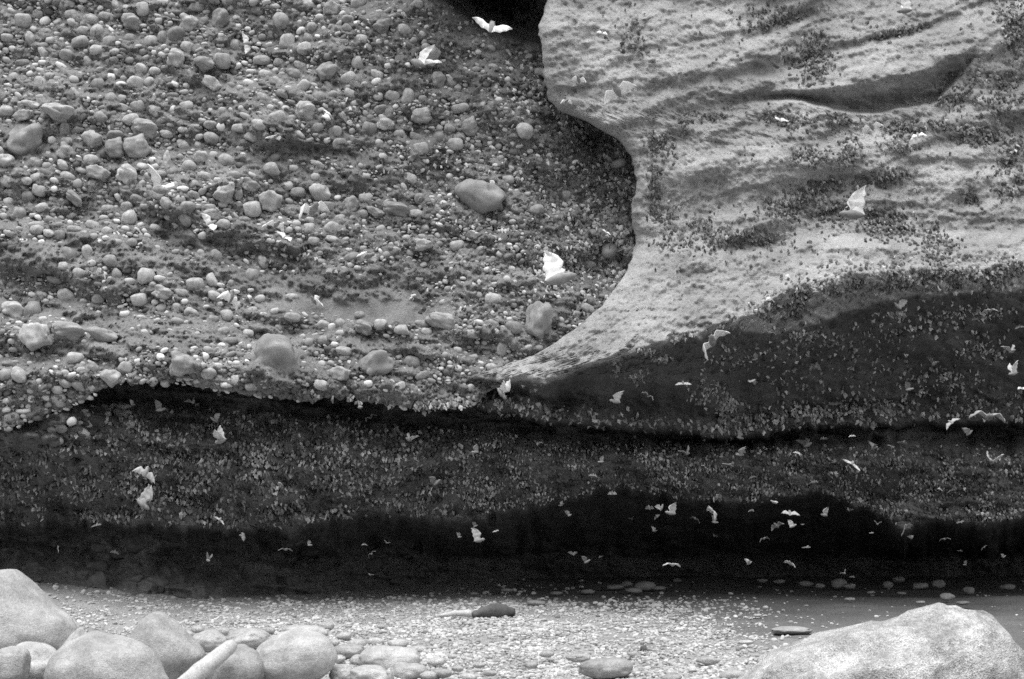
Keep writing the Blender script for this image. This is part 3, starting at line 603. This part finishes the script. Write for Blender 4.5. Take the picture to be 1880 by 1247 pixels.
def settle():
    for fn in (depth_a, depth_b):
        lst = [p for p in pending if p[2] is fn]
        YY = fn(np.array([p[0] for p in lst], float), np.array([p[1] for p in lst], float), False)
        for (u, v, _f, size, label, group, ton, pale), Y in zip(lst, YY):
            mx = bat_matrix(u, v, float(Y), size)
            if label:
                o = link('roosting_bat', random.choice(ROOST_PALE if pale else ROOST_HI), label=label, category='bat', group=group); o.matrix_world = mx
            else: colony.append((random.randrange(99), mx, tone(ton)))
CL = [  # u, v, half width, half height, angle, count, singles, where
 (1490,108,42,42,0,90,22,'in the thick clump on the sandstone left of the white bedding ledge'),
 (1420,34,60,24,-10,45,12,'along the top edge of the sandstone above the thick clump'),
 (1640,62,60,9,-14,32,14,'in the line above the white bedding ledge'),
 (1160,70,50,45,20,22,16,'scattered on the smooth upper left sandstone face'),
 (1862,60,26,40,0,40,8,'in the dark patch at the top right corner'),
 (1846,175,36,55,0,60,12,'in the column down the right edge of the sandstone'),
 (1800,252,70,20,8,62,14,'in the band under the right end of the dark ledge'),
 (1740,185,26,16,0,16,6,'at the right tip of the dark ledge'),
 (1405,215,22,14,0,16,8,'just under the left dark ledge'),
 (1456,226,30,16,0,44,12,'in the compact clump below the dark ledge on the left'),
 (1545,222,26,10,0,26,10,'in the short row hanging under the middle of the dark ledge'),
 (1670,235,52,14,-8,52,12,'in the long clump below the right half of the dark ledge'),
 (1650,270,26,14,0,25,0,''),
 (1556,282,24,34,20,36,12,'in the vertical string on the pale sandstone below the dark ledge'),
 (1490,290,34,20,10,40,10,'in the loose patch on the pale bulge of sandstone'),
 (1300,216,26,8,0,12,6,'in the little row on the sandstone shoulder right of the cleft'),
 (1256,226,8,20,0,14,6,'in the small vertical string on the sandstone shoulder'),
 (1212,270,32,24,30,34,10,'on the sandstone edge at the top of the cleft'),
 (1200,340,12,54,0,44,14,'strung down the sandstone edge beside the cleft'),
 (1215,400,30,14,0,22,0,''),(1620,330,50,14,-12,50,0,''),(1500,350,55,18,-15,60,0,''),(1440,380,50,22,0,70,0,''),
 (1535,388,46,24,0,80,8,'in the dense patch beside the pale flying bat on the right sandstone'),
 (1625,412,55,28,10,125,0,''),(1720,452,44,34,20,75,0,''),(1780,362,16,16,0,14,6,'in the tiny clump on bare pale sandstone at right'),
 (1850,350,30,8,0,12,0,''),(1300,430,100,34,0,60,0,''),(1245,450,40,20,0,20,0,''),(1380,440,80,20,0,50,0,''),
 (1450,560,50,34,-30,110,0,''),(1650,520,120,14,-8,120,0,''),(1790,518,90,20,0,130,0,''),(1640,578,30,6,0,24,10,'in the short row below the right lip of the overhang'),
 (1480,615,30,8,0,26,0,''),(1185,645,14,6,0,9,7,'at the left end of the hanging row under the pale slab'),(1215,660,16,6,0,10,8,'in the small tight row hanging under the pale slab'),
 (1170,690,14,12,0,22,8,'in the clump hanging in the dark below the pale slab'),(1132,680,4,14,0,7,5,'in the short string left of the clump in the dark'),
 (1255,622,40,5,-18,8,8,'hanging singly from the edge of the pale slab'),(1330,604,30,6,0,16,6,'beside the big flying bat with bent wings'),
 (1300,720,40,30,0,40,8,'dotted over the dark underside below the big bent winged bat'),(1335,745,26,20,0,40,0,''),(1340,660,60,30,0,26,0,''),(1725,700,66,24,0,66,0,''),(1800,640,50,30,0,40,0,''),(1780,575,80,20,0,50,0,''),
 (1560,680,140,60,-10,60,0,''),(1680,600,150,30,-8,60,0,''),(1480,640,90,30,-10,30,0,''),(1860,300,40,60,0,60,0,''),(1870,20,60,40,0,60,0,''),(1780,160,60,60,0,50,0,''),(1430,700,50,40,0,14,8,'dotted singly over the rippled dark underside of the sandstone')]
for (u, v, ru, rv, an, n, k, where) in CL:
    a = R(an)
    for i in range(int(n * 2.6)):
        p, q = random.gauss(0, .5) * ru, random.gauss(0, .5) * rv
        x, y = u + p * math.cos(a) - q * math.sin(a), v + p * math.sin(a) + q * math.cos(a)
        if x < float(pl(y, LEFT_B)) + 6: continue
        lb = 'roosting bat ' + where if i < k else None; under = y > float(pl(x, LIPM)) - 8
        roost(x, y, depth_b, random.uniform(10, 13.5) if lb else random.uniform(6.5, 11.5), lb, ('bats roosting ' + where) if lb else None, .3 if under else .13, under)  # bats under the lip coloured paler to stand out in the shade
for _ in range(900):
    x = random.uniform(1180, 1990); y = random.uniform(-20, 500)
    if random.random() < float(.35 + .7 * fbm(np.array(x / 90), np.array(y / 45), 821, 2)) and y < float(pl(x, LIP1)) and not (float(pl(x, E1)) - 40 < y < float(pl(x, E2)) + 6): roost(x, y, depth_b, random.uniform(6, 10.5))
def band(pts, spread, n, fn, size=(8, 12)):
    p = np.array(pts, float); 
    for _ in range(n):
        x = random.uniform(p[0, 0], p[-1, 0]); y = float(np.interp(x, p[:, 0], p[:, 1])) + random.gauss(0, spread)
        roost(x, y, fn, random.uniform(*size) * 1.15, ton=.26)
band([(1340, 600), (1440, 545), (1500, 516), (1600, 505), (1750, 500), (1880, 492), (1990, 488)], 15, 620, depth_b)
band([(872, 735), (900, 742), (1000, 757), (1100, 770)], 9, 170, depth_b)
band([(1080, 772), (1330, 790)], 8, 90, depth_b)
band([(1320, 782), (1400, 775), (1520, 762), (1640, 752)], 14, 420, depth_b, (7, 11))
band([(1600, 755), (1750, 750), (1880, 755), (2000, 755)], 18, 260, depth_b, (7, 11))
band([(760, 746), (860, 740)], 6, 70, depth_a); band([(470, 722), (760, 742)], 5, 26, depth_a); band([(860, 724), (1000, 706)], 6, 30, depth_b)
band([(880, 706), (930, 718)], 4, 8, depth_b)
settle()
def carpet(fn, u0, u1, v0, v1, step, keep, size, ton):
    """jittered rows of bats wherever keep(u, v) beats chance"""
    uu, vv_ = np.meshgrid(np.arange(u0, u1, step), np.arange(v0, v1, step * .9)); uu = uu + rng.uniform(-.5, .5, uu.shape) * step; vv_ = vv_ + rng.uniform(-.5, .5, uu.shape) * step
    uu, vv_ = uu.ravel(), vv_.ravel(); ok = rng.random(uu.shape) < keep(uu, vv_); uu, vv_ = uu[ok], vv_[ok]; YY = fn(uu, vv_, False)
    PT = np.clip(1 + .9 * fbm(uu / 38, vv_ / 16, 831, 3), .3, 2.0)
    for a, b, y, pt in zip(uu, vv_, YY, PT): colony.append((random.randrange(99), bat_matrix(a, b, float(y), random.uniform(*size), .04), tone(ton * pt)))
def keep_c(u, v):
    top = pl(u, [(-100, 850), (60, 815), (190, 765), (300, 738), (600, 762), (860, 780), (1000, 790), (1350, 812), (1900, 815)]) ; bot = pl(u, CARP)
    k = sm((v - top) / 24) * sm((bot - v + 6) / 14) * (1.15 + .8 * fbm(u / 55, v / 20, 801, 3)) * (.45 + .55 * sm((u - 60) / 140))
    k = k * (1 - .75 * gauss(u, v, 1330, 848, 90, 14) - .75 * gauss(u, v, 1760, 840, 160, 24) - .8 * gauss(u, v, 540, 745, 240, 20))
    return k
carpet(depth_c, -120, 860, 735, 985, 5.9, keep_c, (7, 12), .21)  # mean tone above that of the face bats, lifting the shaded carpet
carpet(depth_c, 860, 2000, 735, 985, 4.9, keep_c, (5, 9), .21)
def keep_a(u, v):
    rd = pl(v, RIDGE)
    k = sm((u - rd + 20) / 60) * sm((v - 75 - .2 * (1000 - u)) / 50) * sm((600 - v - .25 * np.abs(u - 1050)) / 40)
    k = np.maximum(k, .55 * gauss(u, v, 960, 440, 110, 110)) ; k = np.maximum(k, .30 * gauss(u, v, 850, 320, 160, 120)); k = np.maximum(k, .22 * gauss(u, v, 720, 110, 170, 80)); k = np.maximum(k, .4 * gauss(u, v, 545, 470, 60, 30))
    k = np.maximum(k, .25 * gauss(u, v, 850, 560, 70, 40))
    return k * (.85 + .5 * fbm(u / 50, v / 40, 811, 2)) * (u < pl(v, LEFT_B) + 20)
carpet(depth_a, 480, 1190, 10, 620, 8.0, keep_a, (8, 13), .26)
link('roosting_bat_colony', join(colony, ROOST_LOW, 'roosting_bat_colony'), M['bat_roost'], kind='stuff', label='thousands of small roosting bats covering the overhang, the lip and the cleft', category='bats')

# ------------------------------------------------------------------ flying bats
def flying_bat(t1, t2, fold=1.0, sweep=0.0, asym=0.0, seed=0):
    """one mesh: body along +y (head), wings along x, unit half span; t1/t2 flap of arm and hand in degrees"""
    vs_, fs_, ms_ = [], [], []
    NS, NC = 13, 5
    for sgn in (-1, 1):
        a1, a2 = R(t1 + sgn * asym), R(t2 + sgn * asym * 1.4); base = len(vs_); rows = []
        for i in range(NS):
            x = .05 + (1.0 - .05) * i / (NS - 1)
            lead = float(np.interp(x, [.05, .22, .42, .72, 1.0], [.13, .06, .20, .14, -.10]))
            trail = float(np.interp(x, [.05, .40, .70, 1.0], [-.38, -.38, -.27, -.13]))
            ph = float(np.interp(x, [.05, .40, .70, 1.0], [0, 1, 2, 3])); sc = math.sin(math.pi * (ph % 1)); trail += .08 * sc * (1 - .25 * x)
            rib = 1 - sc
            lx = min(x, .42); ox = max(x - .42, 0) * fold
            X = lx * math.cos(a1) + ox * math.cos(a2); Z = lx * math.sin(a1) + ox * math.sin(a2)
            sw = -sweep * max(x - .42, 0)
            top, bot = [], []
            for j in range(NC):
                c = j / (NC - 1); y = lead + (trail - lead) * c + sw; camber = .07 * math.sin(math.pi * c) * (.4 + sc) ; h = (.022 * (1 - x * .6) if j == 0 else .004 + .008 * rib * (1 - c))
                nx, nz = -math.sin(a1 if x < .42 else a2), math.cos(a1 if x < .42 else a2)
                top.append((sgn * (X + nx * (camber + h)), y, Z + nz * (camber + h))); bot.append((sgn * (X + nx * (camber - h)), y, Z + nz * (camber - h)))
            rows.append(top + bot[::-1])
        for rw in rows: vs_ += rw
        K = NC * 2
        for i in range(NS - 1):
            for j in range(K):
                a, b = base + i * K + j, base + i * K + (j + 1) % K
                f = (a, b, b + K, a + K); fs_.append(f if sgn > 0 else f[::-1]); ms_.append(1)
        e = base + (NS - 1) * K; fs_.append(tuple(range(e, e + K)) if sgn > 0 else tuple(range(e, e + K))[::-1]); ms_.append(1)
    pr = [(-.40, 0), (-.36, .03), (-.26, .075), (-.08, .115), (.08, .12), (.17, .085), (.22, .08), (.29, .085), (.36, .05), (.41, .025), (.42, 0)]
    bv, bf = lathe([(z_, r_ * 1.35) for z_, r_ in pr], 9); o = len(vs_)
    vs_ += [(p[0], p[2], -p[1] * .9) for p in bv]; fs_ += [tuple(int(q) + o for q in f) for f in bf]; ms_ += [0] * len(bf)
    for sgn in (-1, 1):
        o = len(vs_); vs_ += [(sgn * .03, .27, .05), (sgn * .08, .26, .03), (sgn * .05, .22, .06), (sgn * .085, .28, .15)]
        for f in ((0, 1, 3), (1, 2, 3), (2, 0, 3)): fs_.append(tuple(q + o for q in f)); ms_.append(0)
        o = len(vs_); vs_ += [(sgn * .03, -.34, -.02), (sgn * .06, -.33, 0), (sgn * .05, -.35, .03), (sgn * .07, -.46, 0)]
        for f in ((0, 1, 3), (1, 2, 3), (2, 0, 3)): fs_.append(tuple(q + o for q in f)); ms_.append(0)
    me = bpy.data.meshes.new('flying_bat'); me.from_pydata(vs_, [], fs_); me.update()
    me.polygons.foreach_set('use_smooth', [True] * len(me.polygons)); me.materials.append(M['bat_body']); me.materials.append(M['bat_wing'])
    me.polygons.foreach_set('material_index', ms_); return me
pr_ = np.random.default_rng(42); U_ = pr_.uniform
POSE = {'T': [flying_bat(U_(-15, 25), U_(-35, 35), U_(.8, 1), U_(.1, .7), U_(-14, 14)) for _ in range(7)], 'V': [flying_bat(U_(30, 55), U_(20, 65), U_(.75, 1), U_(.1, .6), U_(-18, 18)) for _ in range(6)],
        'M': [flying_bat(U_(10, 40), U_(-70, -15), U_(.75, 1), U_(.1, .6), U_(-18, 18)) for _ in range(6)], 'S': [flying_bat(U_(55, 76), U_(50, 95), U_(.75, 1), U_(.1, .7), U_(-12, 12)) for _ in range(7)],
        'G': [flying_bat(U_(-15, 25), U_(-45, 10), U_(.75, 1), U_(.2, .9), U_(-16, 16)) for _ in range(6)]}
WIDTH = {'T': 2.0, 'V': 1.35, 'M': 1.7, 'S': 1.05, 'G': 2.0, 'F': 1.1}
def fly(u, v, size, pose, roll, Y, label, group, k=1.0):
    uu, vv_ = np.array(float(u)), np.array(float(v)); lim = float(depth_c(uu, vv_, False)) if v > 600 else 99
    if u > float(pl(v, LEFT_B)) and v < 800: lim = min(lim, float(depth_b(uu, vv_, False)))
    Y = min(Y, lim - .3); me = random.choice(POSE[pose]); s = Y / F * size / WIDTH[pose]
    if pose == 'T': rot = Euler((R(52 + random.gauss(0, 16)), 0, R(random.gauss(0, 30)))).to_matrix()
    elif pose in 'VMF': rot = Euler((R(random.gauss(25, 22)), R(random.gauss(0, 14)), R(180 + random.gauss(0, 38)))).to_matrix()
    elif pose == 'S': rot = Euler((0, R(random.gauss(0, 12)), R(random.choice((-90, 90)) + random.gauss(0, 22)))).to_matrix() @ Euler((R(random.gauss(10, 10)), 0, 0)).to_matrix()
    else: rot = Euler((R(random.gauss(38, 14)), R(random.gauss(0, 10)), R(random.choice((0, 180)) + random.gauss(0, 30)))).to_matrix()
    rot = Matrix.Rotation(R(roll), 3, 'Y') @ rot
    o = link('flying_bat', me, label=label, category='bat', group=group)
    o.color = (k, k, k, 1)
    o.matrix_world = Matrix.Translation(at(u, v, Y)) @ rot.to_4x4() @ Matrix.Diagonal((s, s, s, 1))
g1 = 'bats flying in front of the cliff'
BATS = [
 (902,50,82,'T',14,21,'pale bat with both wings spread, flying before the dark gap at the top'),
 (767,116,44,'S',20,21.5,'blurred pale bat on the stony slope below left of the dark gap'),
 (604,214,50,'G',76,21.5,'thin pale bat flying nearly vertical over the middle of the stony slope'),
 (507,250,36,'G',-4,22.3,'small flat pale bat left of the thin vertical bat'),
 (576,384,70,'M',24,21,'wide blurred bat beside the round stone in the middle of the slope'),
 (508,412,48,'G',14,21,'upper of the two bats flying together over the left slope hollow'),
 (526,436,42,'G',18,21,'lower of the two bats flying together over the left slope hollow'),
 (294,349,62,'V',4,21,'bat with wings in a wide V over the left stony slope'),
 (388,410,48,'T',52,21,'slanting pale bat at the left, between the V winged bat and the pair'),
 (455,80,40,'G',72,22.5,'upright thin bat among the stones at upper left'),
 (1133,165,62,'M',-30,21.5,'pale bat with one wing level and one hanging, before the upper sandstone'),
 (1106,60,22,'T',10,23.2,'small bat spread flat against the smooth upper sandstone face'),
 (1040,186,24,'M',-5,23,'small bat at the lower left corner of the upper sandstone block'),
 (1062,146,34,'M',8,22.6,'faint bat on the sandstone left of the bat with one hanging wing'),
 (1661,20,32,'S',-10,22.3,'white triangular bat at the top right of the sandstone'),
 (1565,394,54,'S',14,21.5,'large pale bat with raised wings over the right sandstone'),
 (1685,248,32,'G',-6,22.6,'small pale bat below the right half of the dark ledge'),
 (1600,232,36,'M',0,22.8,'arched bat hanging close under the dark ledge'),
 (1430,220,36,'G',-18,22.6,'blurred bat just left of the compact clump under the dark ledge'),
 (188,498,32,'G',66,21.8,'slim upright bat among the stones at far left'),
 (424,545,62,'G',56,21,'long slanting bat over the left part of the pale stone shelf'),
 (678,470,48,'M',20,21.3,'pale arched bat over the sandy middle of the slope'),
 (612,498,26,'G',0,22,'small flat bat just left of the arched bat on the sandy slope'),
 (576,552,30,'V',8,21.5,'small V winged bat above the pale sandy shelf'),
 (1028,512,68,'S',-6,20.5,'big white bat with raised wings in front of the bat filled cleft'),
 (1113,426,18,'T',20,22.8,'tiny white bat inside the cleft above the big white one'),
 (1308,626,76,'M',-22,20.5,'big bat with sharply bent wings under the edge of the pale slab'),
 (921,723,34,'S',40,21.3,'pale bat with one raised wing at the foot of the pale slab'),
 (1254,703,34,'T',2,21.4,'broad white bat in the dark below the big bent winged bat'),
 (1129,737,28,'S',0,21.3,'bright upright bat below the pale slab, pointing up like a bell'),
 (1190,727,30,'M',30,22,'grey bat just right of the bell shaped bright bat'),
 (1815,766,76,'M',0,21.5,'widest bat of the right side, wings outspread along the lower lip'),
 (1860,686,28,'S',0,21,'upright pale bat near the right edge'),
 (1875,713,26,'T',10,20.8,'bright bat cut by the right edge of the picture'),
 (268,866,56,'T',36,20.6,'long slanting white bat in the dark at lower left'),
 (262,926,40,'S',50,21,'pale bat just below the long slanting one at lower left'),
 (405,810,34,'S',-4,20.5,'bright star shaped bat below the left lip of the stony cliff'),
 (1235,1037,36,'M',-6,19.8,'bright arched bat alone low in the black cave over the gravel'),
 (880,992,28,'S',8,20,'bright triangular bat in the middle of the black cave'),
 (1420,922,30,'T',-20,20.3,'bright broad bat at the bottom edge of the bat carpet'),
 (1565,850,42,'G',20,20.5,'long pale bat slanting over the right part of the bat carpet'),
 (1821,848,36,'V',-10,21.5,'faint wide bat at far right over the bat carpet'),
 (1306,938,42,'M',4,21,'curved pale bat below the bat carpet right of centre'),
 (1231,942,26,'S',0,21,'upright pale bat below the bat carpet, right of the tight V bat'),
 (1215,932,22,'V',0,21,'tight V shaped bat at the lower edge of the bat carpet'),
 (1450,942,40,'G',0,21.2,'long thin level bat in the black cave below the bright broad bat')]
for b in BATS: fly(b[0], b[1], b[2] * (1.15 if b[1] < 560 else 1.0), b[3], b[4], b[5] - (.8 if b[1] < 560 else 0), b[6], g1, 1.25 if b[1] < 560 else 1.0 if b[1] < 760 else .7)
ZONES = [
 ('just under the left stony lip', [(278,686,20,'S',-20),(281,713,12,'S',0),(295,752,24,'S',0),(355,738,26,'V',-20),(392,770,20,'S',20),(436,780,15,'S',0),(462,775,18,'G',60),(313,818,18,'T',0),(244,743,12,'S',0),(403,725,11,'S',0),(369,846,28,'G',-22)]),
 ('under the middle of the dark lip', [(541,733,14,'V',0),(661,748,18,'S',0),(679,767,28,'M',-10),(750,807,28,'V',20),(637,812,14,'G',-20),(885,708,12,'S',0),(845,838,22,'G',-20),(872,830,18,'S',0),(802,886,22,'S',-20),(515,887,16,'G',0),(903,911,12,'S',10)]),
 ('in the black cave at lower left', [(178,963,24,'T',-10),(211,1013,20,'T',20),(404,953,28,'G',0),(445,984,26,'M',0),(382,1029,18,'S',10),(154,833,12,'S',0),(106,1007,16,'G',80),(449,931,18,'G',80)]),
 ('in the black cave left of the bright triangular bat', [(597,954,16,'V',0),(638,951,22,'M',0),(525,1009,28,'M',10),(569,1001,12,'S',0),(682,1017,20,'M',0),(679,1055,16,'G',20),(710,997,11,'V',0),(669,999,14,'G',0),(842,947,18,'G',10),(844,986,12,'S',0),(873,966,12,'S',0)]),
 ('in the black cave right of the bright triangular bat', [(911,975,15,'G',-10),(1046,946,13,'S',0),(1029,928,11,'S',0),(1054,1017,17,'V',20),(1078,1031,17,'S',-30),(1102,1022,12,'G',0),(1160,953,10,'V',0),(1202,975,12,'S',0),(1206,948,18,'G',-40),(1192,932,22,'M',20)]),
 ('along the sandstone lip left of the big bent winged bat', [(988,813,18,'G',-30),(1114,774,28,'G',0),(1166,777,34,'M',-20),(1103,848,14,'S',0),(1185,840,14,'V',0),(1089,872,18,'G',-10),(1124,905,18,'M',0),(1262,833,26,'V',0),(1218,900,12,'S',0)]),
 ('in the dark just right of the big bent winged bat', [(1381,592,30,'G',-5),(1413,611,26,'M',10),(1386,660,16,'S',0),(1377,700,24,'T',-20),(1359,804,18,'S',20),(1463,748,26,'G',-20),(1536,741,32,'G',-14),(1497,672,34,'M',-6)]),
 ('under the right sandstone lip', [(1648,562,24,'S',20),(1816,570,30,'M',0),(1872,599,22,'G',-20),(1858,645,30,'V',0),(1608,665,26,'M',0),(1670,715,20,'S',0),(1715,668,28,'V',0),(1745,775,34,'G',-40),(1780,795,20,'S',-20)]),
 ('in the dark band above the right bat carpet', [(1324,839,10,'S',0),(1340,853,28,'G',30),(1358,835,20,'S',0),(1483,817,32,'V',0),(1512,805,18,'G',20),(1564,800,14,'T',0),(1606,822,22,'V',0),(1637,820,16,'G',30),(1659,812,24,'G',10),(1754,818,14,'T',0),(1464,831,16,'G',20),(1760,844,16,'G',-20),(1795,833,14,'G',0)]),
 ('over the bat carpet at right', [(1295,859,18,'M',0),(1381,875,18,'G',-40),(1495,884,18,'T',0),(1582,921,16,'V',30),(1725,897,16,'G',0),(1748,900,20,'G',10),(1747,862,10,'S',0),(1764,959,18,'M',-10),(1795,945,10,'S',0),(1316,913,28,'M',-10)]),
 ('in the black cave below the bright broad bat', [(1276,952,24,'G',15),(1313,959,16,'S',10),(1311,984,10,'V',0),(1403,989,22,'M',0),(1380,937,14,'G',0),(1376,1034,14,'S',-20),(1425,965,30,'M',0),(1456,966,18,'S',0),(1474,963,9,'T',0),(1513,946,18,'S',0),(1558,937,14,'V',0),(1482,1004,22,'G',0),(1450,1034,26,'M',30)]),
 ('in the black cave at lower right', [(1551,1053,14,'V',0),(1566,1059,14,'G',10),(1611,963,14,'V',0),(1600,978,11,'T',0),(1662,968,36,'G',-18),(1675,987,14,'V',10),(1734,990,22,'M',0),(1807,1005,16,'M',-20),(1844,1022,12,'V',0),(1771,1037,9,'S',0),(1763,1011,12,'G',10)])]
for where, lst in ZONES:
    for i, (u, v, sz, ps, ro) in enumerate(sorted(lst)):
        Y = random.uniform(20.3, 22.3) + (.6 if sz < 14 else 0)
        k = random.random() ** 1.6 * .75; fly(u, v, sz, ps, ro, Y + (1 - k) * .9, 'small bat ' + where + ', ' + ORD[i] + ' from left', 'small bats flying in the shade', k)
